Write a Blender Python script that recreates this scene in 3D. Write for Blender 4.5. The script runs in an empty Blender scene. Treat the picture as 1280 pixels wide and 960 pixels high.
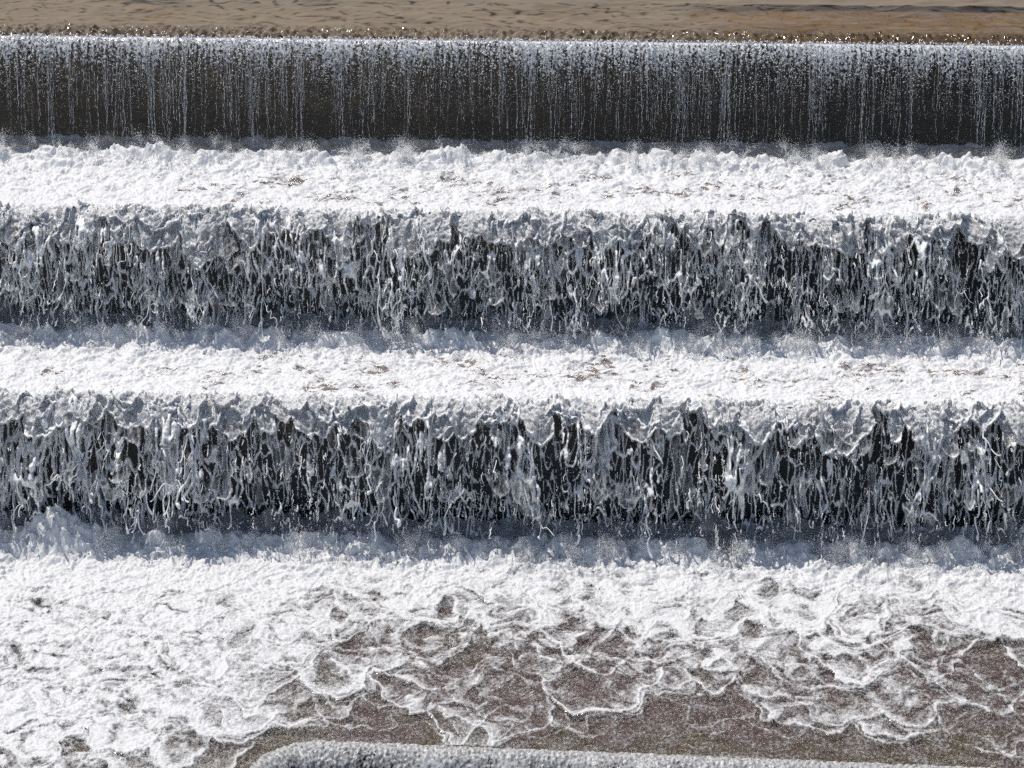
import bpy, math, random
import numpy as np
R = math.radians
sc = bpy.context.scene
col = sc.collection
rng = np.random.default_rng(7)

# ------------------------------------------------------------------ noise
def _h(ix, iy, seed):
    h = (ix.astype(np.int64) * 374761393 + iy.astype(np.int64) * 668265263 + seed * 974634211) & 0xFFFFFFFF
    h = ((h ^ (h >> 13)) * 1274126177) & 0xFFFFFFFF
    h = ((h ^ (h >> 16)) * 2246822519) & 0xFFFFFFFF
    return (h ^ (h >> 15)) & 0xFFFFFFFF

def rnd(ix, iy, seed):
    return _h(ix, iy, seed).astype(np.float64) / 4294967296.0

def perlin(x, y, seed=0):
    x, y = np.broadcast_arrays(np.asarray(x, float), np.asarray(y, float))
    ix, iy = np.floor(x), np.floor(y)
    fx, fy = x - ix, y - iy
    u = fx * fx * fx * (fx * (fx * 6 - 15) + 10)
    v = fy * fy * fy * (fy * (fy * 6 - 15) + 10)
    out = 0
    for dx in (0, 1):
        for dy in (0, 1):
            a = rnd(ix + dx, iy + dy, seed) * (2 * np.pi)
            g = np.cos(a) * (fx - dx) + np.sin(a) * (fy - dy)
            out = out + g * (u if dx else 1 - u) * (v if dy else 1 - v)
    return out * 1.5

def fbm(x, y, seed=0, octv=4, gain=.5):
    s, a, n = 0, 1.0, 0
    for k in range(octv):
        s = s + a * perlin(x * 2**k + 17.3 * k, y * 2**k - 9.1 * k, seed + 31 * k)
        n += a; a *= gain
    return s / n * 1.5

def billow(x, y, seed=0, octv=4, gain=.5):
    s, a, n = 0, 1.0, 0
    for k in range(octv):
        s = s + a * np.abs(perlin(x * 2**k + 5.7 * k, y * 2**k + 3.3 * k, seed + 17 * k))
        n += a; a *= gain
    return s / n * 2

def worley(x, y, seed):
    """distance to the nearest cell border, and a random number per cell"""
    ix, iy = np.floor(x), np.floor(y)
    d1 = np.full(x.shape, 9.0); d2 = np.full(x.shape, 9.0)
    p1x = np.zeros(x.shape); p1y = np.zeros(x.shape); p2x = np.zeros(x.shape); p2y = np.zeros(x.shape)
    cid = np.zeros(x.shape)
    for dx in (-1, 0, 1):
        for dy in (-1, 0, 1):
            cx, cy = ix + dx, iy + dy
            px = cx + .08 + .84 * rnd(cx, cy, seed); py = cy + .08 + .84 * rnd(cx, cy, seed + 101)
            d = (px - x)**2 + (py - y)**2
            c = d < d1
            m = (~c) & (d < d2)
            d2 = np.where(c, d1, np.where(m, d, d2))
            p2x = np.where(c, p1x, np.where(m, px, p2x)); p2y = np.where(c, p1y, np.where(m, py, p2y))
            d1 = np.where(c, d, d1); p1x = np.where(c, px, p1x); p1y = np.where(c, py, p1y)
            cid = np.where(c, rnd(cx, cy, seed + 202), cid)
    L = np.sqrt((p2x - p1x)**2 + (p2y - p1y)**2) + 1e-6
    return (d2 - d1) / (2 * L), cid

def sstep(a, b, x):
    t = np.clip((x - a) / (b - a), 0, 1)
    return t * t * (3 - 2 * t)

# ------------------------------------------------------------------ meshes
def mesh_obj(name, V, F, mat, parent=None, attrs=None, smooth=True, origin=None):
    V = np.asarray(V, np.float32); F = np.asarray(F, np.int32)
    if origin is not None: V = V - np.asarray(origin, np.float32)
    me = bpy.data.meshes.new(name)
    n, k = F.shape
    me.vertices.add(len(V)); me.vertices.foreach_set('co', V.ravel())
    me.loops.add(n * k); me.loops.foreach_set('vertex_index', F.ravel())
    me.polygons.add(n); me.polygons.foreach_set('loop_start', np.arange(0, n * k, k, dtype=np.int32))
    if smooth: me.polygons.foreach_set('use_smooth', np.ones(n, bool))
    me.update(calc_edges=True)
    for an, av in (attrs or {}).items():
        at = me.attributes.new(an, 'FLOAT', 'POINT')
        at.data.foreach_set('value', np.asarray(av, np.float32).ravel())
    me.materials.append(mat)
    o = bpy.data.objects.new(name, me); col.objects.link(o)
    if parent is not None: o.parent = parent
    if origin is not None: o.location = origin
    return o

def grid_faces(nu, nv):
    i = np.arange(nu * nv).reshape(nu, nv)
    return np.stack([i[:-1, :-1], i[1:, :-1], i[1:, 1:], i[:-1, 1:]], -1).reshape(-1, 4)

def compact(V, F, attrs=None):
    used = np.zeros(len(V), bool); used[F.ravel()] = True
    m = np.cumsum(used) - 1
    return V[used], m[F], {k: np.asarray(a).ravel()[used] for k, a in (attrs or {}).items()}

def boxes(bs):
    V, F = [], []
    for (x0, y0, z0, x1, y1, z1) in bs:
        b = len(V)
        V += [(x0,y0,z0),(x1,y0,z0),(x1,y1,z0),(x0,y1,z0),(x0,y0,z1),(x1,y0,z1),(x1,y1,z1),(x0,y1,z1)]
        F += [[b+i for i in q] for q in ((0,3,2,1),(4,5,6,7),(0,1,5,4),(1,2,6,5),(2,3,7,6),(3,0,4,7))]
    return V, F

def tube(P, r, sides=6):
    P = np.asarray(P, float); r = np.asarray(r, float)
    n = len(P)
    T = np.gradient(P, axis=0); T /= np.linalg.norm(T, axis=1)[:, None] + 1e-9
    A = np.where(np.abs(T[:, :1]) > .9, np.array([[0, 1., 0]]), np.array([[1., 0, 0]]))
    U = np.cross(T, A); U /= np.linalg.norm(U, axis=1)[:, None] + 1e-9
    W = np.cross(T, U)
    a = np.arange(sides) * 2 * np.pi / sides
    V = P[:, None] + r[:, None, None] * (np.cos(a)[None, :, None] * U[:, None] + np.sin(a)[None, :, None] * W[:, None])
    i = np.arange(n * sides).reshape(n, sides); j = np.roll(i, -1, 1)
    F = np.stack([i[:-1], j[:-1], j[1:], i[1:]], -1).reshape(-1, 4)
    return V.reshape(-1, 3), F

def merge(parts):
    V, F, b = [], [], 0
    for v, f in parts:
        V.append(v); F.append(np.asarray(f) + b); b += len(v)
    return np.concatenate(V), np.concatenate(F)

_OV = np.array([(1,0,0),(-1,0,0),(0,1,0),(0,-1,0),(0,0,1),(0,0,-1)], float)
_OF = np.array([(0,2,4),(2,1,4),(1,3,4),(3,0,4),(2,0,5),(1,2,5),(3,1,5),(0,3,5)])
def drops(P, r, stretch=1.0):
    """many tiny drops: one octahedron each (a few millimetres, under a pixel)"""
    P = np.asarray(P, float); n = len(P)
    S = np.ones((n, 1, 3)); S[:, 0, 2] = stretch
    V = P[:, None] + _OV[None] * S * np.asarray(r)[:, None, None]
    F = _OF[None] + (np.arange(n) * 6)[:, None, None]
    return V.reshape(-1, 3), F.reshape(-1, 3)

def empty(name, loc):
    o = bpy.data.objects.new(name, None); o.location = loc; o.empty_display_size = .2
    col.objects.link(o); return o

def tag(o, label=None, cat=None, group=None, kind=None):
    if label: o['label'] = label
    if cat: o['category'] = cat
    if group: o['group'] = group
    if kind: o['kind'] = kind
    return o

# ------------------------------------------------------------------ materials
def mat(name):
    m = bpy.data.materials.new(name); m.use_nodes = True
    nt = m.node_tree; nt.nodes.clear()
    return m, nt, nt.nodes, nt.links

def nd(nt, t, **kw):
    n = nt.nodes.new(t)
    for k, v in kw.items():
        if k in n.inputs: n.inputs[k].default_value = v
        else: setattr(n, k, v)
    return n

def noise(nt, vec, scale, detail=4, rough=.55):
    n = nd(nt, 'ShaderNodeTexNoise', Scale=scale, Detail=detail, Roughness=rough)
    if vec is not None: nt.links.new(vec, n.inputs['Vector'])
    return n.outputs['Fac']

def mapped(nt, scale):
    g = nd(nt, 'ShaderNodeNewGeometry'); m = nd(nt, 'ShaderNodeMapping')
    m.inputs['Scale'].default_value = scale
    nt.links.new(g.outputs['Position'], m.inputs['Vector'])
    return m.outputs['Vector']

def ramp(nt, fac, stops):
    r = nd(nt, 'ShaderNodeValToRGB')
    e = r.color_ramp.elements
    while len(e) > 1: e.remove(e[-1])
    e[0].position = stops[0][0]; e[0].color = (*stops[0][1], 1)
    for p, c in stops[1:]:
        q = e.new(p); q.color = (*c, 1)
    nt.links.new(fac, r.inputs['Fac'])
    return r.outputs['Color']

def mix(nt, fac, a, b):
    m = nd(nt, 'ShaderNodeMixShader')
    if isinstance(fac, float): m.inputs[0].default_value = fac
    else: nt.links.new(fac, m.inputs[0])
    nt.links.new(a, m.inputs[1]); nt.links.new(b, m.inputs[2])
    return m.outputs[0]

def out(nt, s):
    nt.links.new(s, nd(nt, 'ShaderNodeOutputMaterial').inputs['Surface'])

def attr(nt, name):
    return nd(nt, 'ShaderNodeAttribute', attribute_name=name).outputs['Fac']

def math_n(nt, op, a, b=None, clamp=False):
    m = nd(nt, 'ShaderNodeMath', operation=op); m.use_clamp = clamp
    for i, v in enumerate((a, b)):
        if v is None: continue
        if isinstance(v, (int, float)): m.inputs[i].default_value = v
        else: nt.links.new(v, m.inputs[i])
    return m.outputs[0]

def bump(nt, h, strength, dist):
    b = nd(nt, 'ShaderNodeBump', Strength=strength, Distance=dist)
    nt.links.new(h, b.inputs['Height']); return b.outputs['Normal']

FOAM = (.81, .81, .81, 1)

def foam_shader(nt, nrm=None, transl=0.0, spec=.25, sss=0):
    p = nd(nt, 'ShaderNodeBsdfPrincipled', Roughness=.5)
    p.inputs['Base Color'].default_value = FOAM
    p.inputs['Specular IOR Level'].default_value = spec
    if nrm is not None: nt.links.new(nrm, p.inputs['Normal'])
    if sss:                                   # milky water passes the light on
        p.inputs['Subsurface Weight'].default_value = .85; p.inputs['Subsurface Scale'].default_value = sss
        p.inputs['Subsurface Radius'].default_value = (1, 1, 1); p.inputs['Subsurface Anisotropy'].default_value = .8; p.inputs['Base Color'].default_value = (.93, .93, .93, 1)
    s = p.outputs[0]
    if transl > 0:
        t = nd(nt, 'ShaderNodeBsdfTranslucent'); t.inputs[0].default_value = FOAM
        s = mix(nt, float(transl), s, t.outputs[0])
    return s

def film_shader(nt, nrm, tint, rough=.1, ior=1.33):
    """clear water: tinted see-through film with a Fresnel gloss"""
    t = nd(nt, 'ShaderNodeBsdfTransparent'); t.inputs[0].default_value = (*tint, 1)
    g = nd(nt, 'ShaderNodeBsdfGlossy', Roughness=rough)
    f = nd(nt, 'ShaderNodeFresnel', IOR=ior)
    if nrm is not None:
        nt.links.new(nrm, g.inputs['Normal']); nt.links.new(nrm, f.inputs['Normal'])
    return mix(nt, f.outputs[0], t.outputs[0], g.outputs[0])

def make_foam():
    m, nt, n, l = mat('foam')
    v = mapped(nt, (1, 1, 1))
    b = bump(nt, noise(nt, v, 45, 5, .65), .35, .015)
    # gaps in the foam show the wet brown stone below through a thin film
    s = foam_shader(nt, b)
    st = nd(nt, 'ShaderNodeBsdfPrincipled', Roughness=.12)
    nt.links.new(ramp(nt, noise(nt, v, 14, 4), [(.3, (.13, .105, .095)), (.7, (.34, .28, .25))]), st.inputs['Base Color'])
    nt.links.new(bump(nt, noise(nt, v, 60, 3), .8, .02), st.inputs['Normal'])
    f = attr(nt, 'foam')
    w = math_n(nt, 'ADD', f, math_n(nt, 'MULTIPLY', math_n(nt, 'SUBTRACT', noise(nt, v, 70, 4, .7), .5), 1.2))
    r = nd(nt, 'ShaderNodeMapRange'); r.inputs['From Min'].default_value = .36; r.inputs['From Max'].default_value = .6
    l.new(w, r.inputs['Value'])
    out(nt, mix(nt, r.outputs[0], st.outputs[0], s)); return m

def make_whitewater(name, transl):
    m, nt, n, l = mat(name)
    v = mapped(nt, (1, 1, .5))
    b = bump(nt, noise(nt, v, 60, 3), .3, .01)
    s = foam_shader(nt, b, 0, .5, transl)
    t = nd(nt, 'ShaderNodeBsdfTransparent')
    out(nt, mix(nt, attr(nt, 'opacity'), t.outputs[0], s)); return m

def make_solid_white(name, transl):
    m, nt, n, l = mat(name); out(nt, foam_shader(nt, None, 0, .5, transl)); return m

def make_clear(name, tint, bump_scale, bump_str, map_scale, rough=.1, dist=.01, silt_sheen=None, edge=(.38, .68), grain=1.0):
    m, nt, n, l = mat(name)
    v = mapped(nt, map_scale)
    nrm = bump(nt, noise(nt, v, bump_scale, 3, .6), bump_str, dist)
    s = film_shader(nt, nrm, tint, rough)
    if silt_sheen:                                  # murky water plus sky reflection on ripples, painted in as flat colour
        d = nd(nt, 'ShaderNodeBsdfDiffuse'); d.inputs[0].default_value = (*silt_sheen, 1)
        s = mix(nt, attr(nt, 'silt_sheen'), s, d.outputs[0])
    fo = foam_shader(nt, bump(nt, noise(nt, mapped(nt, (1, 1, 1)), 45, 4), .35, .012))
    w = math_n(nt, 'ADD', attr(nt, 'foam'), math_n(nt, 'MULTIPLY', math_n(nt, 'SUBTRACT', noise(nt, mapped(nt, (1, 1, 1)), 90, 3, .7), .5), grain))
    r = nd(nt, 'ShaderNodeMapRange'); r.inputs['From Min'].default_value = edge[0]; r.inputs['From Max'].default_value = edge[1]
    l.new(w, r.inputs['Value'])
    out(nt, mix(nt, r.outputs[0], s, fo)); return m

def make_concrete(name, stops, scale):
    m, nt, n, l = mat(name)
    v = mapped(nt, (1, 1, 1))
    p = nd(nt, 'ShaderNodeBsdfPrincipled', Roughness=.35)
    l.new(ramp(nt, noise(nt, v, scale, 6, .65), stops), p.inputs['Base Color'])
    l.new(bump(nt, noise(nt, v, scale * 8, 4), .5, .02), p.inputs['Normal'])
    out(nt, p.outputs[0]); return m

def make_bed():
    """apron floor: purple-brown wet stone with green and ochre growth"""
    m, nt, n, l = mat('apron_stone')
    v = mapped(nt, (1, 1, 1))
    c1 = ramp(nt, noise(nt, v, 9, 6, .7), [(.3, (.042, .016, .014)), (.5, (.092, .044, .038)), (.72, (.17, .098, .085))])
    c2 = ramp(nt, noise(nt, v, 14, 5, .7), [(.3, (.035, .032, .016)), (.7, (.16, .105, .04))])
    sep = nd(nt, 'ShaderNodeSeparateXYZ'); l.new(v, sep.inputs[0])
    near = nd(nt, 'ShaderNodeMapRange'); l.new(sep.outputs['Y'], near.inputs['Value'])
    for k_, v_ in zip(('From Min', 'From Max', 'To Min', 'To Max'), (26.2, 27.3, .17, -.02)): near.inputs[k_].default_value = v_
    f = ramp(nt, math_n(nt, 'ADD', noise(nt, v, 1.1, 4), near.outputs[0]), [(.5, (0, 0, 0)), (.7, (1, 1, 1))])
    mx = nd(nt, 'ShaderNodeMixRGB'); l.new(f, mx.inputs[0]); l.new(c1, mx.inputs[1]); l.new(c2, mx.inputs[2])
    p = nd(nt, 'ShaderNodeBsdfPrincipled', Roughness=.5)
    l.new(mx.outputs[0], p.inputs['Base Color'])
    l.new(bump(nt, noise(nt, v, 40, 4), .6, .02), p.inputs['Normal'])
    out(nt, p.outputs[0]); return m

def make_paving():
    m, nt, n, l = mat('brown_paving')
    v = mapped(nt, (1, 1, 1))
    br = nd(nt, 'ShaderNodeTexBrick', Scale=1.0); br.inputs['Brick Width'].default_value = .42; br.inputs['Row Height'].default_value = .16
    br.inputs['Mortar Size'].default_value = .02; br.inputs['Mortar Smooth'].default_value = 1.0
    br.inputs['Color1'].default_value = (.4, .25, .085, 1); br.inputs['Color2'].default_value = (.32, .19, .065, 1); br.inputs['Mortar'].default_value = (.15, .085, .04, 1)
    w = nd(nt, 'ShaderNodeVectorMath', operation='ADD')
    nn = nd(nt, 'ShaderNodeTexNoise', Scale=3.0); l.new(v, nn.inputs['Vector'])
    sc_ = nd(nt, 'ShaderNodeVectorMath', operation='SCALE'); sc_.inputs['Scale'].default_value = .3
    l.new(nn.outputs['Color'], sc_.inputs[0]); l.new(v, w.inputs[0]); l.new(sc_.outputs[0], w.inputs[1]); l.new(w.outputs[0], br.inputs['Vector'])
    mx = nd(nt, 'ShaderNodeMixRGB', blend_type='MULTIPLY'); mx.inputs[0].default_value = .7
    l.new(br.outputs['Color'], mx.inputs[1]); l.new(ramp(nt, noise(nt, v, 5, 5), [(.3, (.55, .5, .5)), (.7, (1, 1, 1))]), mx.inputs[2])
    p = nd(nt, 'ShaderNodeBsdfPrincipled', Roughness=.7); l.new(mx.outputs[0], p.inputs['Base Color'])
    out(nt, p.outputs[0]); return m

def make_mist():
    m, nt, n, l = mat('mist')
    v = nd(nt, 'ShaderNodeVolumeScatter', Density=7.0, Anisotropy=.2); v.inputs['Color'].default_value = (.95, .96, .97, 1)
    l.new(v.outputs[0], nd(nt, 'ShaderNodeOutputMaterial').inputs['Volume']); return m

M = dict(
    mist=make_mist(),
    foam=make_foam(),
    lace=make_whitewater('white_water_lace', .02),
    strand=make_solid_white('white_water_strand', .02),
    drop=make_solid_white('white_spray', .006),
    film=make_clear('clear_falling_water', (.92, .89, .84), 30, .4, (1, 1, .45), .12),
    lowfilm=make_clear('clear_falling_water', (.92, .9, .88), 30, .5, (1, 1, .6), .15, edge=(.2, 1.0)),
    apron=make_clear('shallow_running_water', (.93, .92, .9), 38, .9, (1, 1, 1), .14, .02, edge=(.3, .98), grain=1.7),
    river=make_clear('river_water', (.94, .9, .82), 10, .22, (1, 1.6, 1), .11, .02, silt_sheen=(.27, .22, .165)),
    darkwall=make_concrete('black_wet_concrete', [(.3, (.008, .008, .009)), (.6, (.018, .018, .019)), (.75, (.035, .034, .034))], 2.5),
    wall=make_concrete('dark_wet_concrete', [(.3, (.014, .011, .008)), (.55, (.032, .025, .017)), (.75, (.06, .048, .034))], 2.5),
    bed=make_bed(), paving=make_paving(),
    deep=make_concrete('deep_river_bed', [(.3, (.4, .43, .36)), (.7, (.5, .53, .46))], .6),
    ground=make_concrete('river_gravel', [(.3, (.1, .09, .075)), (.7, (.22, .2, .17))], 1.2),
)

# ------------------------------------------------------------------ layout (metres; x along the weir, y upstream, z up)
XL, XR = -9.2, 9.2
Z1, Z2, Z3, Z4 = 4.74, 3.25, 1.72, 0.0         # crest, first tread, second tread, apron
W1, W2, W3 = 36.38, 33.78, 31.38                 # faces of the three upper walls
def lip4(x):                                    # edge of the apron: straight, with a rounded corner on the left
    return 26.22 - .043 * x
CX, CR = -2.0, .8                              # corner of the lowest drop

GW = 'concrete walls of the stepped weir'
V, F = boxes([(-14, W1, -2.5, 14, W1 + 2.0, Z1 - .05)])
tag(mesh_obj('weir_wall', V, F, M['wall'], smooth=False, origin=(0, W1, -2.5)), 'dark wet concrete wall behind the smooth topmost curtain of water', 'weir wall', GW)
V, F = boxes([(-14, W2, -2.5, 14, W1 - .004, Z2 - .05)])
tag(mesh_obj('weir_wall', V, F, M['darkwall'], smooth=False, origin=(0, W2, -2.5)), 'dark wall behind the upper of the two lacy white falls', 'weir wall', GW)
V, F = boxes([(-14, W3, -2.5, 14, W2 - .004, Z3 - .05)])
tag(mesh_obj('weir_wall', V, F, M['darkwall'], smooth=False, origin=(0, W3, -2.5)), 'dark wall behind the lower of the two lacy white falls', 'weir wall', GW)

# lowest step: apron slab whose outline has the rounded corner
def prism(outline, z0, z1):
    n = len(outline)
    V = [(x, y, z0) for x, y in outline] + [(x, y, z1) for x, y in outline]
    return V, n
arc = [(CX + .42 * math.sin(a) - .42, lip4(CX) - CR + CR * math.cos(a)) for a in np.linspace(0, 0, 1)]
corner = []
for a in np.linspace(R(90), R(188), 9):
    corner.append((CX + CR * math.cos(a), lip4(CX) - CR + CR * math.sin(a)))
chute_end = (corner[-1][0] - .5, 23.0)
outline = [(14, W3 - .004), (-14, W3 - .004), (-14, 23.0), chute_end] + corner[::-1] + [(14, lip4(14))]
n = len(outline)
me = bpy.data.meshes.new('apron')
me.from_pydata([(x, y, -2.5) for x, y in outline] + [(x, y, -.04) for x, y in outline], [],
               [list(range(n))[::-1], list(range(n, 2 * n))] + [[i, (i + 1) % n, n + (i + 1) % n, n + i] for i in range(n)][::1])
me.materials.append(M['bed'])
o = bpy.data.objects.new('weir_apron', me); col.objects.link(o)
tag(o, 'brown stone apron seen through thin streaked water at the foot of the lowest full fall', 'weir apron')

# paved sill above the crest, then the deeper river
V, F = boxes([(-14, W1 + .02, Z1 - .4, 14, 37.9, Z1 - .045)])
tag(mesh_obj('river_bed', V, F, M['paving'], smooth=False), kind='structure')
V, F = boxes([(-60, 37.904, Z1 - 1.2, 60, 140, Z1 - .16)])
tag(mesh_obj('river_bed', V, F, M['deep'], smooth=False), kind='structure')
V, F = boxes([(-400, -400, -2.9, 400, 400, -2.6)])
tag(mesh_obj('ground', V, F, M['ground'], smooth=False), kind='structure')

# ------------------------------------------------------------------ river above the crest
def river():
    xs = np.arange(XL, XR, .022); ys = np.concatenate([np.arange(W1 + .02, 38.4, .022), np.linspace(38.45, 44, 40)])
    X, Y = np.meshgrid(xs, ys, indexing='ij')
    wx = X + .25 * fbm(X / 1.3, Y / 1.3, 3, 2); wy = Y + .15 * fbm(X / 1.1, Y / .8, 5, 2)
    H = .034 * fbm(wx / .42, wy / .2, 9, 3, .38) + .022 * (1 - billow(wx / .6, wy / .26, 12, 3, .4)) + .002 * fbm(X / .06, Y / .05, 13, 2)
    near = sstep(W1 + .5, W1 + .2, Y)
    H = H * (.62 - .4 * near) +   .07 * near * fbm(X / .08, Y / .06, 14, 2)
    Z = Z1 + .03 + H - .03 * sstep(W1 + .25, W1 + .0, Y)**2
    V = np.stack([X, Y, Z], -1).reshape(-1, 3)
    fo = np.clip(.05 + .1 * fbm(X / .3, Y / .2, 18, 3), 0, .2)
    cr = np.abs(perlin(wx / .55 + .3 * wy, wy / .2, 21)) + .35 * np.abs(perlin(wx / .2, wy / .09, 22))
    silt_sheen = np.clip(.85 - .75 * sstep(.24, .05, cr) + .25 * fbm(X / 1.5, Y / .6, 23, 3) - .6 * sstep(.5, 5.0, X + .8 * fbm(X / 1.2, Y / .5, 24, 3)), .05, .9)  # water clears to the right; painted sky reflection left out along ripple lines
    silt_sheen = np.where(Y > 37.88, .85 + .1 * fbm(X / .8, Y / .4, 25, 2), silt_sheen)
    tag(mesh_obj('river_water', V, grid_faces(*X.shape), M['river'], attrs={'foam': fo, 'silt_sheen': silt_sheen}), kind='structure')
    # plain far water
    V = [(-60, 44, Z1 + .02), (60, 44, Z1 + .02), (60, 140, Z1 + .02), (-60, 140, Z1 + .02)]
    tag(mesh_obj('river_water', V, [[0, 1, 2, 3]], M['river'], attrs={'foam': [0] * 4, 'silt_sheen': [.6] * 4}), kind='structure')
river()

# ------------------------------------------------------------------ falling sheets
class Path:
    """profile of a free-falling sheet: over a lip at (W, Z) with speed v, down to height zb; q runs along it, q<0 lies on the tread"""
    def __init__(s, W, Z, zb, v, wob=0, seed=0):
        s.wob, s.seed = wob, seed
        t = np.linspace(0, math.sqrt(2 * (Z - zb) / 9.8), 300)
        y = W - .02 - v * t; z = Z - 4.9 * t * t
        y = np.concatenate([np.linspace(W + 1.0, W - .02, 60, endpoint=False), y]); z = np.concatenate([np.full(60, Z), z])
        q = np.concatenate([[0], np.cumsum(np.hypot(np.diff(y), np.diff(z)))]) - 1.02
        s.q, s.y, s.z = q, y, z
        ty, tz = np.gradient(y, q), np.gradient(z, q)
        L = np.hypot(ty, tz); s.ny, s.nz = tz / L, -ty / L     # outward: towards the viewer / up on the tread
        s.qmax = q[-1]
    def at(s, x, q, off):
        y = np.interp(q, s.q, s.y) + off * np.interp(q, s.q, s.ny); z = np.interp(q, s.q, s.z) + off * np.interp(q, s.q, s.nz)
        if s.wob:
            x1 = np.linspace(XL - 2, XR + 2, 2400)
            f = fbm(x1 / .55, x1 * 0, s.seed, 4)
            y = y + s.wob * np.interp(x, x1, f); z = z + .45 * s.wob * np.interp(x, x1, fbm(x1 / .4, x1 * 0 + 5, s.seed, 4)) - .3 * s.wob
        return np.stack([x, y, z], -1)

def two_sided(P, X, Q, off, e, keep, opac):
    """closed sheet of half-thickness e round the offset surface, only where keep is set"""
    A = P.at(X, Q, off + e); B = P.at(X, Q, off - e)
    nu, nv = X.shape
    Fa = grid_faces(nu, nv)
    k = keep.ravel()[Fa].any(1)
    Fa = Fa[k]
    V = np.concatenate([A.reshape(-1, 3), B.reshape(-1, 3)])
    F = np.concatenate([Fa, Fa[:, ::-1] + nu * nv])
    V, F, at = compact(V, F, {'opacity': np.concatenate([opac.ravel(), opac.ravel()])})
    return V, F, at

def lace_layer(P, seed, cell, r0, res, off0, off_amp, gate=None, q0=0.0, film=.2, warp=.35, rq=None):
    xs = np.arange(XL, XR, res); qs = np.arange(q0, P.qmax, res * 1.15)
    X, Q = np.meshgrid(xs, qs, indexing='ij')
    cx, cq = cell
    wx = X + warp * cx * 2 * fbm(X / (cx * 2.2), Q / (cq * 1.6), seed + 1, 3)
    wq = Q + warp * cq * 2 * fbm(X / (cx * 2.0), Q / (cq * 1.8), seed + 2, 3)
    d, cid = worley(wx / cx, wq / cq, seed)
    d = d * min(cx, cq)
    r = r0 * (.55 + .9 * np.clip(.5 + fbm(X / .12, Q / .2, seed + 3, 3), 0, 1.6))
    if rq is not None: r = r * rq(X, Q)
    big = fbm(X / .45, Q / 1.1, seed + 4, 3)
    if gate is not None: r = r * sstep(gate - .12, gate + .15, big + .15 * fbm(X / .1, Q / .15, seed + 8, 2))
    th = r * r - d * d
    lig = th > 0
    memb = (cid < film) & (r > r0 * .35)
    e = np.where(lig, np.sqrt(np.maximum(th, 0)), 0)
    e = np.where(memb & (e < .0015), .0015, e)
    keep = lig | memb
    op = np.where(lig, sstep(0, .5, e / (r + 1e-6)) * .5 + .5, .14 + .22 * fbm(X / .05, Q / .3, seed + 6, 2))
    op = np.clip(op, .04, 1)
    off = off0 + off_amp * (fbm(X / .5, Q / .7, seed + 5, 4) + .35) * sstep(-.1, .6, Q) + .042 * fbm(X / .1, Q / .12, seed + 7, 3) * sstep(-.15, .15, Q)
    return two_sided(P, X, Q, off, e, keep, op)

def lobe_layer(P, seed, n, qr, wr, ln, rim, res, off0, off_amp, top=False, density=None, op_=.4):
    """torn films hanging in rounded lobes, each with a thick rim along its lower edge"""
    r_ = np.random.default_rng(seed)
    xs = np.arange(XL, XR, res); qs = np.arange(-.3 if top else .0, P.qmax, res * 1.1)
    X, Q = np.meshgrid(xs, qs, indexing='ij')
    wx = X + .05 * fbm(X / .22, Q / .26, seed + 1, 4); wq = Q + .07 * fbm(X / .16, Q / .22, seed + 2, 4)
    E = np.zeros_like(X); O = np.zeros_like(X); B = np.zeros_like(X)
    cs = r_.uniform(XL, XR, n); tq = r_.uniform(qr[0], qr[1], n) if not top else qr[0] + (qr[1] - qr[0]) * r_.random(n)**1.6
    if density is not None:
        k = r_.random(n) < density(cs); cs, tq = cs[k], tq[k]; n = len(cs)
    W_ = r_.uniform(wr[0], wr[1], n)
    tex = .5 + .9 * fbm(X / .035, Q / .06, seed + 3, 3)
    for i in range(n):
        w = W_[i]; dep = w * r_.uniform(.5, 1.5); lean = r_.uniform(-.35, .35); L = r_.uniform(*ln); rr = rim * r_.uniform(.5, 1.35); o = r_.uniform(.4, 1.1)
        pw = r_.uniform(1.5, 2.6)
        i0, i1 = np.searchsorted(xs, [cs[i] - w - .15, cs[i] + w + .15])
        if i1 - i0 < 3: continue
        u = (wx[i0:i1] - cs[i] - lean * (wq[i0:i1] - tq[i])) / w
        au = np.abs(u)
        D = tq[i] - dep * au**pw - wq[i0:i1]
        Dn = D / np.sqrt(1 + (dep / w * pw * np.clip(au, 0, 1)**(pw - 1))**2)
        ins = (au < 1) & (D > 0)
        up = 1.0 if top else np.clip(1 - D / L, 0, 1)
        tt = rr * rr - (Dn - rr)**2
        e = np.where(tt > 0, np.sqrt(np.maximum(tt, 0)), .0015)
        upr = np.clip(1.4 - np.abs(D) / (dep * 1.3 + .02), 0, 1) if not top else 1.0
        mem = op_ * o * tex[i0:i1] * up + ((.55 + .5 * tex[i0:i1]) * sstep(.42, -.02, wq[i0:i1]) + .4 * np.exp(-Dn / .05) if top else .25 * np.exp(-Dn / .04))
        ob = np.where(tt > 0, np.clip(.95 * upr + 0 * tt, 0, 1), mem)
        vis = ins & ((up > .02) if not top else ins)
        E[i0:i1] = np.where(vis, e, E[i0:i1]); O[i0:i1] = np.where(vis, ob, O[i0:i1] * np.where(ins, .6, 1))
        B[i0:i1] = np.where(vis, np.exp(-Dn / .06), B[i0:i1])
    O = np.clip(O, 0, 1)
    keep = O > .05
    off = off0 - (.16 * sstep(-.02, -.3, Q) if top else 0) + off_amp * (fbm(X / .4, Q / .6, seed + 5, 4) + .35) * sstep(-.1, .5, Q) + .07 * B + .022 * fbm(X / .08, Q / .1, seed + 7, 3) + (.05 * billow(X / .13, Q / .1, seed + 8, 3) - .015 if top else 0)
    return two_sided(P, X, Q, off, E, keep, O)

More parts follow.
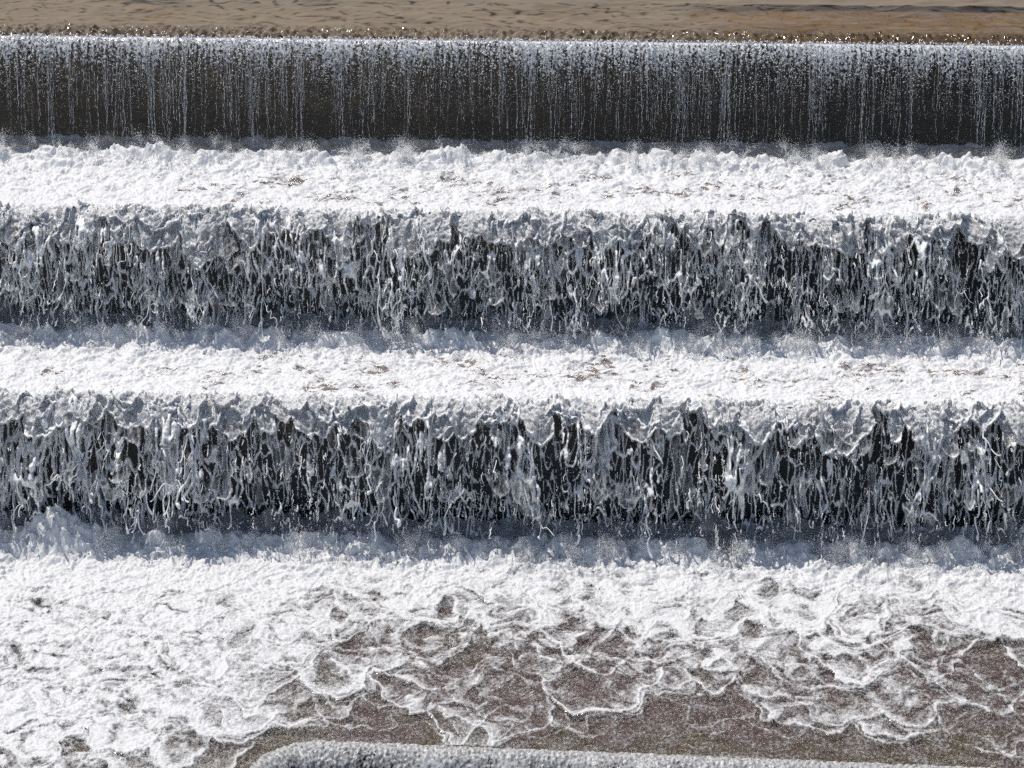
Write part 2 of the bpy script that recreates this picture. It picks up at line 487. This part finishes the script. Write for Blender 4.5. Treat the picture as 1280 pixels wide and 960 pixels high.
def random_strand(P, r_, x0, q0, length, rad, off, hook=1.0):
    n = max(8, int(length / .022))
    s = np.linspace(0, 1, n)
    w = np.cumsum(np.cumsum(r_.normal(0, 1, n))); w = w - w[0] - s * (w[-1] - w[0]) * .5
    w = w / (np.abs(w).max() + 1e-6) * length * r_.uniform(.03, .17)
    k = r_.uniform(1, 3.2)
    w = w + hook * .024 * np.sin(s * 6.28 * k + r_.uniform(0, 6)) * s**.5
    q = q0 + s * length - hook * .03 * np.sin(s * 6.28 * k * 1.3 + r_.uniform(0, 6))
    o = off * (.3 + .7 * s) + .04 * np.sin(s * 5 + r_.uniform(0, 6))
    nz = np.interp(s * n, np.arange(0, n + 8, 4), r_.uniform(.45, 1.45, len(np.arange(0, n + 8, 4))))
    r = rad * nz * np.clip(s / .12, .25, 1)
    tip = np.exp(-((s - .95) / .05)**2) * rad * r_.uniform(.4, 1.3)
    r = r + tip; r[-1] = r[-1] * .2; r[0] *= .3
    return P.at(x0 + w, np.clip(q, P.q[0], P.qmax), o), np.maximum(r, .002)

GF = 'waterfalls over the steps of the weir'
def lacy_fall(label, W, Z, zb, seed, n_str, left_heavy, scale, heavy, thin):
    r_ = np.random.default_rng(seed)
    t = tag(empty('waterfall', (0, W - .2, zb)), label, 'waterfall', GF)
    org = np.array((0, W - .2, zb))
    def put(nm, V, F, at, m, kind=None):
        o = mesh_obj(nm, V - org, F, m, parent=t, attrs=at)
        if kind: o['kind'] = kind
        return o
    # heavier flow in some stretches
    bumps = lambda x: sum(np.exp(-((x - c) / .2)**2) for c in heavy) - .8 * sum(np.exp(-((x - c) / .26)**2) for c in thin)
    dens = lambda X: 1 + .3 * bumps(X) + .35 * fbm(X / 1.4, X * 0 + seed, seed + 50, 2) + left_heavy * sstep(-3.5, -5.5, X)
    K = scale
    put('back_curtain', *lace_layer(Path(W, Z, zb, .45, .06, seed), seed + 10, (.08 * K, .42 * K), .0046 * K, .0092, .02, .06, film=.1, warp=.3, rq=lambda X, Q: dens(X) * (1.2 - .3 * Q)), M['lace'])
    put('middle_curtain', *lace_layer(Path(W, Z, zb, .8, .09, seed + 1), seed + 20, (.11 * K, .46 * K), .006 * K, .0092, .03, .16, gate=-.05, film=.13, warp=.35, rq=lambda X, Q: dens(X) * np.clip(1.45 - .55 * Q, 0, 2)), M['lace'])
    put('front_curtain', *lace_layer(Path(W, Z, zb, 1.5, .12, seed + 2), seed + 30, (.13 * K, .46 * K), .0086 * K, .0095, .04, .24, gate=.12, q0=-.1, film=.14, warp=.42, rq=lambda X, Q: dens(X) * np.clip(1.6 - .75 * Q, 0, 2) * sstep(1.7, 1.3, Q)), M['lace'], 'stuff')
    # foam rolling over the lip in lobes and tearing open as it drops
    dn = lambda x: np.clip(.5 + .6 * bumps(x) + 1.0 * fbm(x / .8, x * 0 + 3, seed + 51, 3) + .4 * left_heavy * sstep(-3.5, -5.5, x), .06, 1)
    put('crest_foam', *lobe_layer(Path(W, Z + .03, zb, 1.2, .12, seed + 3), seed + 40, 230, (.02, .5), (.08 * K, .28 * K), (.3, .5), .0135 * K, .0105, .03, .1, True, None, .5), M['lace'])
    put('outer_crest_foam', *lobe_layer(Path(W, Z + .04, zb, 1.5, .14, seed + 4), seed + 45, 170, (.04, .7), (.05 * K, .2 * K), (.3, .5), .0165 * K, .0105, .04, .14, True, dn, .55), M['lace'], 'stuff')
    put('torn_films', *lobe_layer(Path(W, Z, zb, 1.65, .14, seed + 5), seed + 55, 200, (.25, 1.35), (.04 * K, .13 * K), (.15, .5),   .0075 * K, .0098, .0, .2, False, dn, .22), M['lace'], 'stuff')
    # single strands flung clear of the curtain, into the sun
    P = Path(W, Z, zb, 1.6, .12, seed + 6)
    for k in range(n_str):
        x0 = r_.uniform(-7.4, 7.4) if r_.random() > .25 * left_heavy else r_.uniform(-7.3, -4.3)
        if r_.random() < .45: x0 = r_.choice(heavy) + .16 * r_.normal()
        L = r_.uniform(.14, .62) if r_.random() < .8 else r_.uniform(.6, 1.0)
        p, r = random_strand(P, r_, x0, r_.uniform(.02, max(.1, P.qmax - L - .15)), L, scale * r_.choice([.005, .007, .0095, .013], p=[.35, .35, .2, .1]), r_.uniform(-.05, .3))
        V, F = tube(p, r, 8)
        if r_.random() < .4:
            i = len(p) // 2
            L2 = L * .4
            p2, r2 = random_strand(P, r_, 0, 0, L2, r.mean() * .8, .05)
            p2 = p2 - p2[0] + p[i]; p2[:, 0] += np.linspace(0, r_.choice([-1, 1]) * L2 * .6, len(p2))
            V, F = merge([(V, F), tube(p2, r2, 8)])
        put('water_strand', V, F, None, M['strand'])
    parts = []
    for k in range(1500):
        x0 = r_.uniform(XL, XR); L = r_.uniform(.04, .2)
        p, r = random_strand(P, r_, x0, r_.uniform(0, P.qmax - L), L, r_.uniform(.003, .0065), r_.uniform(-.25, .25), .7)
        parts.append(tube(p, r, 6))
    V, F = merge(parts); put('fine_strands', V, F, None, M['strand'], 'stuff')
    # flying drops
    n = 26000
    x = r_.uniform(XL, XR, n); q = r_.uniform(0, P.qmax, n)
    cl = fbm(x / .3, q / .3, seed + 70, 3)
    ok = r_.random(n) < sstep(-.2, .5, cl); x, q = x[ok], q[ok]
    V, F = drops(P.at(x, q, r_.uniform(-.3, .3, len(x))), r_.uniform(.0018, .0055, len(x)) * (1 + (r_.random(len(x)) < .05) * 1.3), 1.2)
    put('drops', V, F, None, M['drop'], 'stuff')
    return t

lacy_fall('upper of the two lacy white falls, pouring over the second step', W2, Z2, Z3 + .02, 100, 92, .35, .9, (-6.2, -4.85, -4.2, -1.4, 1.1, 2.3, 5.4), (-3.1, .75, 4.3))
lacy_fall('lower of the two lacy white falls, tallest fall, pouring onto the brown apron', W3, Z3, Z4 + .02, 300, 98, .9, 1.15, (-6.5, -5.4, -4.15, -1.75, .2, 2.95, 6.0), (-2.7, -3.4, .55, 2.2, 4.4))

# topmost fall: a smooth thin film with thin bright threads
def smooth_fall():
    r_ = np.random.default_rng(900)
    t = tag(empty('waterfall', (0, W1 - .1, Z2)), 'smooth dark topmost fall of thin vertical threads below the glinting crest', 'waterfall', GF)
    org = np.array((0, W1 - .1, Z2))
    P = Path(W1, Z1 - .01, Z2, .95)
    res = .0105
    xs = np.arange(XL, XR, res); qs = np.arange(-.02, P.qmax, res)
    X, Q = np.meshgrid(xs, qs, indexing='ij')
    amp = .009 * (1 - .6 * sstep(.1, .8, Q))
    H = amp * fbm(X / .045, Q / .06, 901, 3) + .01 * fbm(X / .05, Q / .6, 902, 3) * sstep(0, .3, Q) + .006 * fbm(X / .3, Q / 1.5, 904, 2)
    # broken white specks, thick below the crest and thinning downwards, with streaks along the threads
    streak = fbm(X / .055, Q / 1.1, 905, 3)
    speck = fbm(X / .032, Q / .045, 906, 3)
    fo = .55 * speck + .3 * streak - 1.0 * sstep(.0, 1.1, Q)**.7 + .7 + .25 * fbm(X / 1.2, Q * 0, 907, 3)
    thr = .02 + .4 * fbm(X / .03, Q / 1.3, 908, 3) + .12 * speck + .3 * fbm(X / .5, Q * 0, 909, 3)
    fo = np.clip(np.maximum(fo, thr), 0, .75) * sstep(-.02, .03, Q)
    mesh_obj('water_curtain', P.at(X, Q, .025 + H).reshape(-1, 3) - org, grid_faces(*X.shape), M['film'], parent=t, attrs={'foam': fo})
    parts, k = [], 0
    cl = r_.uniform(-7.6, 7.6, 34); cm = r_.uniform(XL, XR, 190)
    for k in range(950):
        x0 = cl[k // 3] + .05 * r_.normal() if k < 100 else r_.uniform(XL, XR)
        if k >= 100 and r_.random() < .7: x0 = r_.choice(cm) + .03 * r_.normal()
        a = r_.uniform(.0, .5); b = r_.uniform(.9, P.qmax + .1) if k < 100 else r_.uniform(a + .2, P.qmax)
        b = min(b, P.qmax)
        q = np.arange(a, b, .02)
        if len(q) < 6: continue
        w = np.cumsum(r_.normal(0, .0034, len(q))) + .004 * np.sin(q * r_.uniform(8, 20))
        rr = (r_.uniform(.0025, .0055) if k < 100 else r_.uniform(.0014, .0035)) * np.clip(.5 + 1.1 * perlin(q / .05, q * 0 + k, 910) + .5 * perlin(q / .3, q * 0 + k, 911) , .12, 2)
        rr[0] = rr[-1] = .0005
        v = tube(P.at(x0 + w, q, .035 + .02 * r_.random() + 0 * q), rr, 6)
        if k < 100: mesh_obj('water_thread', v[0] - org, v[1], M['strand'], parent=t)
        else: parts.append(v)
    V, F = merge(parts); mesh_obj('fine_threads', V - org, F, M['strand'], parent=t)['kind'] = 'stuff'
    n = 16000
    x = r_.uniform(XL, XR, n); q = P.qmax * r_.random(n)**1.2
    ok = r_.random(n) < sstep(-.35, .4, fbm(x / .05, q / .5, 915, 2)); x, q = x[ok], q[ok]
    V, F = drops(P.at(x, q, .03 + .05 * r_.random(len(x))), r_.uniform(.0015, .0045, len(x)), 1.5)
    mesh_obj('drops', V - org, F, M['drop'], parent=t)['kind'] = 'stuff'
    # beads and short ripples of broken water just under the crest
    n = 50000
    x = r_.uniform(XL, XR, n); q = .95 * r_.random(n)**1.8 + .025
    ok = r_.random(n) < np.clip(.35 + .9 * fbm(x / .045, q / .3, 916, 3) + .3 * fbm(x / .8, q * 0, 917, 2), .03, 1); x, q = x[ok], q[ok]
    P3 = P.at(x, q, .035 + .05 * r_.random(len(x)))
    S = r_.uniform(.004, .011, len(x)) * (1 - .5 * q / .75)
    sx = r_.uniform(.7, 2.0, len(x))
    V = P3[:, None] + _OV[None] * np.stack([sx, np.ones(len(x)), r_.uniform(.6, 1.6, len(x))], -1)[:, None] * S[:, None, None]
    F = (_OF[None] + (np.arange(len(x)) * 6)[:, None, None]).reshape(-1, 3)
    mesh_obj('crest_beads', V.reshape(-1, 3) - org, F, M['drop'], parent=t)['kind'] = 'stuff'
smooth_fall()

# ------------------------------------------------------------------ foam on the treads
def foam_height(X, Y, seed, foot, lip, peak):
    """churned foam: mounds where the fall lands, lower lumps towards the next lip"""
    wx = X + .1 * fbm(X / .4, Y / .4, seed + 1, 2); wy = Y + .1 * fbm(X / .4, Y / .4, seed + 2, 2)
    imp = np.exp(-((Y - (foot - .38)) / .2)**2)
    imp2 = sstep(foot - 1.3, foot - .25, Y)
    lipf = sstep(lip, lip + .5, Y)
    m = np.clip(.35 + fbm(wx / .42, wy / .8, seed + 3, 4), 0, 1.7)
    h = peak * imp * m
    calm = 1 - .75 * sstep(foot - .3, foot, Y)
    h = h + (.05 + .06 * imp2) * billow(wx / .3, wy / .26, seed + 4, 4) * (.45 + .55 * lipf) * calm
    h = h + (.013 + .006 * imp2) * billow(wx / .1, wy / .06, seed + 5, 3) * calm
    h = h + .006 * fbm(wx / .05, wy / .035, seed + 9, 2) + .02 * lipf * fbm(wx / .5, wy / .12, seed + 10, 3)
    h = h + .07 * sstep(foot - .25, foot + .1, Y) * fbm(wx / .3, wy / .3, seed + 6, 4)
    h = h + .008 * fbm(X / .03, Y / .03, seed + 7, 2)
    return h

def tread(label, lip, wall, Z, seed, foot, peak):
    xs = np.arange(XL, XR, .0115); ys = np.arange(lip - .3, wall - .03, .0135)
    X, Y = np.meshgrid(xs, ys, indexing='ij')
    H = foam_height(X, Y, seed, foot, lip, peak)
    # the sheet bends over the lip and tears off in ragged tongues
    over = np.maximum(lip + .1 - Y, 0)
    froth = sstep(.25, 0, Y - lip) * (.05 * billow(X / .11, Y / .07, seed + 21, 3) + .03 * fbm(X / .25, Y / .3, seed + 22, 3))
    Zt = Z + H + .02 - 4.9 * (over / 1.35)**2 + froth
    keep = Y > lip - np.maximum(.06 + .2 * fbm(X / .3, X * 0, seed + 20, 4) + .06 * fbm(X / .06, Y / .06, seed + 23, 2), .035)
    wy = Y + .06 * fbm(X / .2, Y / .2, seed + 30, 3)
    fo = 1.0 + .75 * fbm(X / .16, wy / .05, seed + 8, 4, .6) + .5 * fbm(X / .7, wy / .35, seed + 9, 3) - .25 * np.exp(-((Y - (lip + .8)) / .5)**2)
    fo = fo + 1.2 * sstep(foot - .75, foot - .3, Y) + .25 * sstep(-3, -5, X)
    fo = fo + .5 * sstep(lip + .2, lip, Y)
    Fq = grid_faces(*X.shape); Fq = Fq[keep.ravel()[Fq].all(1)]
    V, F, at = compact(np.stack([X, Y, Zt], -1).reshape(-1, 3), Fq, {'foam': np.clip(fo, 0, 1)})
    o = mesh_obj('foam', V, F, M['foam'], attrs=at)
    tag(o, label, 'foam', 'sheets of white foam on the steps', 'stuff')

tread('white foam on the first tread, under the smooth topmost fall', W2 - .02, W1, Z2, 1100, W1 - .5, .16)
tread('white foam on the second tread, between the two lacy falls', W3 - .02, W2, Z3, 1200, W2 - .42, .17)

# ------------------------------------------------------------------ apron water with scalloped foam fronts
def apron():
    xs = np.arange(XL, XR, .012); ys = np.arange(24.6, W3 - .03, .0135)
    X, Y = np.meshgrid(xs, ys, indexing='ij')
    foot = W3 - .45
    wx = X + .16 * fbm(X / .5, Y / .5, 2001, 3, .4); wy = Y + .2 * fbm(X / .45, Y / .5, 2002, 3, .4)
    r_ = np.random.default_rng(2000)
    S = np.zeros_like(X); HF = np.zeros_like(X)
    N = 520
    cxs = r_.uniform(-9.6, 9.6, N); cys = 26.15 + 4.3 * r_.random(N)**.95; ws = r_.uniform(.3, .92, N); dep = r_.uniform(.8, 2.0, N)
    E_ = 90                                      # the flow past the corner on the left
    cxs = np.concatenate([r_.uniform(-7.5, -2.3, E_), cxs]); cys = np.concatenate([r_.uniform(25.2, 28.6, E_), cys])
    ws = np.concatenate([r_.uniform(.2, .6, E_), ws]); dep = np.concatenate([r_.uniform(.8, 1.6, E_), dep]); N = len(ws)
    pm = r_.permutation(N); cxs, cys, ws, dep = cxs[pm], cys[pm], ws[pm], dep[pm]
    for i in range(N):
        cx, cy, w = cxs[i], cys[i], ws[i]
        i0, i1 = np.searchsorted(xs, [cx - w - .4, cx + w + .4])
        if i1 <= i0: continue
        sx, sy = wx[i0:i1], wy[i0:i1]
        u = np.abs((sx - cx) / w)
        D = sy - (cy + w * dep[i] * u**1.9)
        ins = (u < 1) & (D > 0)
        a = r_.uniform(.4, 1.0) * (.8 + .2 * sstep(26.4, 27.9, cy)) * (1 - .5 * sstep(.75, 1, u))
        f = a * (np.exp(-D / .06) * .7 + .55 * np.exp(-D / .36))
        fade = 1 - .6 * np.exp(-D / .4)
        S[i0:i1] = np.where(ins, f + S[i0:i1] * fade, S[i0:i1])
        HF[i0:i1] = np.where(ins, np.exp(-D / .06) * a + HF[i0:i1] * fade, HF[i0:i1])
    left = sstep(-1.9, -5.1, X + .5 * fbm(X / .8, Y / .8, 2010, 3) - .34 * (Y - 26.3)) * (1 - .12 * sstep(26.9, 25.6, Y))
    up = sstep(27.9, 31.2, Y + .6 * fbm(X / .7, Y / .8, 2011, 4))
    n1 = fbm(wx / .22, wy / .15, 2012, 5, .62)
    fine = fbm(X / .04, Y / .045, 2013, 3)
    fo = 1.12 * S + .72 * up + (.36 + .34 * sstep(27.6, 26.4, Y)) * left + .62 * n1 * np.maximum(.45 + .55 * sstep(26.4, 28.5, Y), 1.5 * left) - .08 + .22 * fine
    fo = np.clip(fo, .0, 1.0)
    fo = np.maximum(fo, np.clip(.29 + .24 * fine + .16 * fbm(X / .3, Y / .2, 2014, 3), 0, .58))
    up = sstep(29.0, 30.3, Y + .5 * fbm(X / .9, Y / .7, 2011, 4))
    H = foam_height(X, Y, 2100, foot, 26.3, .18)
    H = H * np.clip(.1 + .95 * np.maximum(up, left * .7), 0, 1)
    # one tall plume at the left
    H = H + .42 * np.exp(-((X + 5.75) / .42)**2 - ((Y - (foot - .4)) / .3)**2) * (.75 + .5 * billow(X / .2, Y / .2, 2050, 4))
    rip = .009 * fbm(X / .055, Y / .05, 2020, 3) + .006 * fbm(X / .16, Y / .14, 2021, 2)
    H = H + .024 * np.clip(HF, 0, 1.1) + rip + .015 * np.clip(fo, 0, 1)
    Z = .02 + H
    drop = np.zeros_like(X)
    lx = corner[-1][0] - .0
    # the left flow slides on as a gentle chute beyond the corner
    Z = Z - .03 * sstep(26.4, 25.2, Y) * sstep(lx, lx - .2, X)
    # region: everything upstream of the lip, plus the chute left of the rounded corner
    yl = lip4(X)
    cy0 = lip4(CX) - CR
    ang_in = np.where(X > CX, Y > yl, np.where(Y > cy0, ((X - CX)**2 + (Y - cy0)**2 > CR**2) | (Y > lip4(CX)), X < corner[-1][0] - (cy0 - Y) * .5 / (cy0 - 23)))
    Fq = grid_faces(*X.shape)
    Fq = Fq[ang_in.ravel()[Fq].all(1)]
    V, F, at = compact(np.stack([X, Y, Z], -1).reshape(-1, 3), Fq, {'foam': fo})
    o = mesh_obj('apron_water', V, F, M['apron'], attrs=at)
    tag(o, 'thin streaked water with scalloped foam fronts on the brown apron', 'water', kind='structure')
apron()

# ------------------------------------------------------------------ lowest fall, over the apron edge
def low_fall():
    t = tag(empty('waterfall', (2, lip4(2) - .2, -2.4)), 'grey speckled lowest fall dropping over the apron edge at the bottom', 'waterfall', GF)
    org = np.array((2, lip4(2) - .2, -2.4))
    # the lip as a polyline with outward directions
    pts = [(x, lip4(x)) for x in np.arange(XR, CX, -.0115)]
    na = 70
    for a in np.linspace(R(90), R(186), na): pts.append((CX + CR * math.cos(a), lip4(CX) - CR + CR * math.sin(a)))
    lx, ly = pts[-1]
    for k in range(1, 190): pts.append((lx - .012 * k * .16, ly - .012 * k))
    Pn = np.array(pts); T = np.gradient(Pn, axis=0); T /= np.linalg.norm(T, axis=1)[:, None]
    Nn = np.stack([-T[:, 1], T[:, 0]], 1)           # towards the open drop
    L = np.concatenate([[0], np.cumsum(np.hypot(*np.diff(Pn, axis=0).T))])
    P = Path(0, 0, -2.2, 1.7)
    qs = np.arange(-.03, P.qmax, .0125)
    U, Q = np.meshgrid(L, qs, indexing='ij')
    H = .015 * fbm(U / .05, Q / .06, 3001, 3) + .05 * fbm(U / .7, Q / .9, 3009, 3) * sstep(.0, .25, Q) + .025 * fbm(U / .11, Q / .9, 3002, 3) * sstep(0, .3, Q)
    o = .03 + H
    prof = P.at(U, Q, o)
    outd = -prof[..., 1]
    V = np.stack([Pn[:, 0, None] + Nn[:, 0, None] * outd, Pn[:, 1, None] + Nn[:, 1, None] * outd, prof[..., 2]], -1)
    fo = .6 + .42 * fbm(U / .028, Q / .04, 3003, 3) + .4 * fbm(U / .35, Q / .9, 3004, 4) * sstep(.02, .3, Q) - .1 * sstep(.4, 1.2, Q)
    fo = fo - .3 * np.exp(-((U - (XR + 1.5)) / .3)**2) * sstep(.02, .25, Q) * (.7 + fbm(U / .1, Q / .3, 3008, 3))
    mesh_obj('water_curtain', V.reshape(-1, 3) - org, grid_faces(*U.shape), M['lowfilm'], parent=t, attrs={'foam': np.clip(fo, 0, .85)})
    r_ = np.random.default_rng(3300)
    n = 14000
    k = r_.integers(0, len(Pn), n); q = P.qmax * r_.random(n)
    pr = P.at(np.zeros(n), q, .04 + .06 * r_.random(n)); od = -pr[:, 1]
    D = np.stack([Pn[k, 0] + Nn[k, 0] * od, Pn[k, 1] + Nn[k, 1] * od, pr[:, 2]], -1)
    V, F = drops(D, r_.uniform(.0015, .004, n), 1.4)
    mesh_obj('drops', V - org, F, M['drop'], parent=t)['kind'] = 'stuff'
low_fall()
V = [(-40, 0, -2.35), (40, 0, -2.35), (40, 26.4, -2.35), (-40, 26.4, -2.35)]
tag(mesh_obj('pool_water', V, [[0, 1, 2, 3]], M['river'], attrs={'foam': [.3] * 4, 'silt_sheen': [.2] * 4}), kind='structure')

# ------------------------------------------------------------------ spray over the landing zones
def spray(label, wall, foot, Z, n_mist, n_big, seed, reach, hgt):
    r_ = np.random.default_rng(seed)
    x = r_.uniform(XL, XR, n_mist); y = foot + r_.normal(-.05, reach, n_mist)
    y = np.minimum(y, wall - .05)
    h = hgt * r_.exponential(1, n_mist)
    ok = r_.random(n_mist) < np.clip(.55 + .9 * fbm(x / .35, h / .3, seed + 1, 3), .05, 1)
    p1 = np.stack([x, y, Z + .03 + h], -1)[ok]; r1 = r_.uniform(.0016, .0034, ok.sum())
    # ballistic bursts thrown up from the mounds
    nb = n_big // 110
    bx = r_.uniform(XL, XR, nb); k = r_.random(nb) < sstep(-.25, .45, fbm(bx / .35, bx * 0, seed + 2, 3)); bx = bx[k]; nb = len(bx)
    by = foot - .38 + r_.normal(0, .12, nb); bh = Z + .08 + .1 * r_.random(nb)
    vx = r_.normal(0, .45, nb); vy = r_.normal(-.35, .4, nb); vz = r_.uniform(.7, 2.3, nb)
    k = r_.integers(0, nb, n_big); tt = r_.random(n_big) * .36
    js = r_.normal(0, .26, (n_big, 3))
    p2 = np.stack([bx[k] + (vx[k] + js[:, 0]) * tt, by[k] + (vy[k] + js[:, 1]) * tt, bh[k] + (vz[k] * (.75 + .25 * r_.random(n_big)) + js[:, 2]) * tt - 4.9 * tt * tt], -1)
    r2 = r_.uniform(.0022, .0062, n_big) * (1 - tt)
    V, F = drops(np.concatenate([p1, p2]), np.concatenate([r1, r2]))
    tag(mesh_obj('spray', V, F, M['drop']), label, 'spray', 'spray at the foot of the falls', 'stuff')
def mist(label, foot, Z, seed, ry, rz):
    """bank of fine mist along the foot of a fall: a closed lumpy body of thin even vapour"""
    xs = np.arange(XL, XR, .05); a = np.arange(28) * 2 * np.pi / 28
    X, A = np.meshgrid(xs, a, indexing='ij')
    g = np.clip(.62 + .75 * fbm(X / .55, X * 0, seed, 3) + .3 * fbm(X / .16 , np.cos(A) * 1.5 + np.sin(A) * 2, seed + 1, 3), .2, 1.8)
    g[0] = .02; g[-1] = .02
    Y = foot + ry * g * np.cos(A); Zz = Z + .0 + rz * g * np.sin(A)
    nx, na = X.shape
    i = np.arange(nx * na).reshape(nx, na); j = np.roll(i, -1, 1)
    F = np.stack([i[:-1], j[:-1], j[1:], i[1:]], -1).reshape(-1, 4)
    o = mesh_obj('mist', np.stack([X, Y, Zz], -1).reshape(-1, 3), F, M['mist'])
    tag(o, label, 'mist', 'banks of mist at the foot of the falls', 'stuff')
mist('thin mist at the foot of the smooth topmost fall', W1 - .45, Z2 + .04, 4501, .2, .16)
mist('blue mist at the foot of the upper lacy fall', W2 - .4, Z3 + .04, 4502, .34, .3)
mist('blue mist at the foot of the lower lacy fall', W3 - .45, Z4 + .04, 4503, .38, .36)
spray('fine spray at the foot of the smooth topmost fall', W1, W1 - .5, Z2, 60000, 80000, 4100, .1, .06)
spray('blue shaded spray at the foot of the upper lacy fall', W2, W2 - .42, Z3, 80000, 100000, 4200, .13, .1)
spray('blue shaded spray at the foot of the lower lacy fall', W3, W3 - .48, Z4, 100000, 120000, 4300, .15, .13)

# ------------------------------------------------------------------ light, camera
SUN_EL, SUN_AZ = R(61), R(-46)                     # behind the weir, well to the left
sd = (math.sin(SUN_AZ) * math.cos(SUN_EL), math.cos(SUN_AZ) * math.cos(SUN_EL), math.sin(SUN_EL))
from mathutils import Vector
li = bpy.data.lights.new('sun', 'SUN'); li.energy = 3.6; li.angle = R(.53); li.color = (1, .95, .88)
lo = bpy.data.objects.new('sun', li); lo.rotation_euler = Vector(sd).to_track_quat('Z', 'Y').to_euler(); col.objects.link(lo)
w = bpy.data.worlds.new('World'); sc.world = w; w.use_nodes = True
nt = w.node_tree; nt.nodes.clear()
sky = nt.nodes.new('ShaderNodeTexSky'); sky.sky_type = 'NISHITA'; sky.sun_disc = False
sky.sun_elevation = SUN_EL; sky.sun_rotation = SUN_AZ
bg = nt.nodes.new('ShaderNodeBackground'); bg.inputs['Strength'].default_value = .085
wo = nt.nodes.new('ShaderNodeOutputWorld')
nt.links.new(sky.outputs[0], bg.inputs[0]); nt.links.new(bg.outputs[0], wo.inputs[0])

ca = bpy.data.cameras.new('camera'); ca.sensor_width = 36; ca.lens = 3500 / 1280 * 36; ca.clip_end = 1000
co = bpy.data.objects.new('camera', ca); co.location = (.9, 0, 18); co.rotation_euler = (R(90 - 27), 0, R(1.65))
col.objects.link(co); sc.camera = co
vs = sc.view_settings; vs.view_transform = 'Standard'; vs.look = 'None'; vs.gamma = 1; vs.exposure = 0; vs.use_curve_mapping = False
cy = sc.cycles
cy.max_bounces = 8; cy.transparent_max_bounces = 24; cy.diffuse_bounces = 3; cy.glossy_bounces = 3; cy.transmission_bounces = 3
cy.caustics_reflective = False; cy.caustics_refractive = False
cy.use_denoising = False
cy.sample_clamp_indirect = 4; cy.volume_bounces = 1
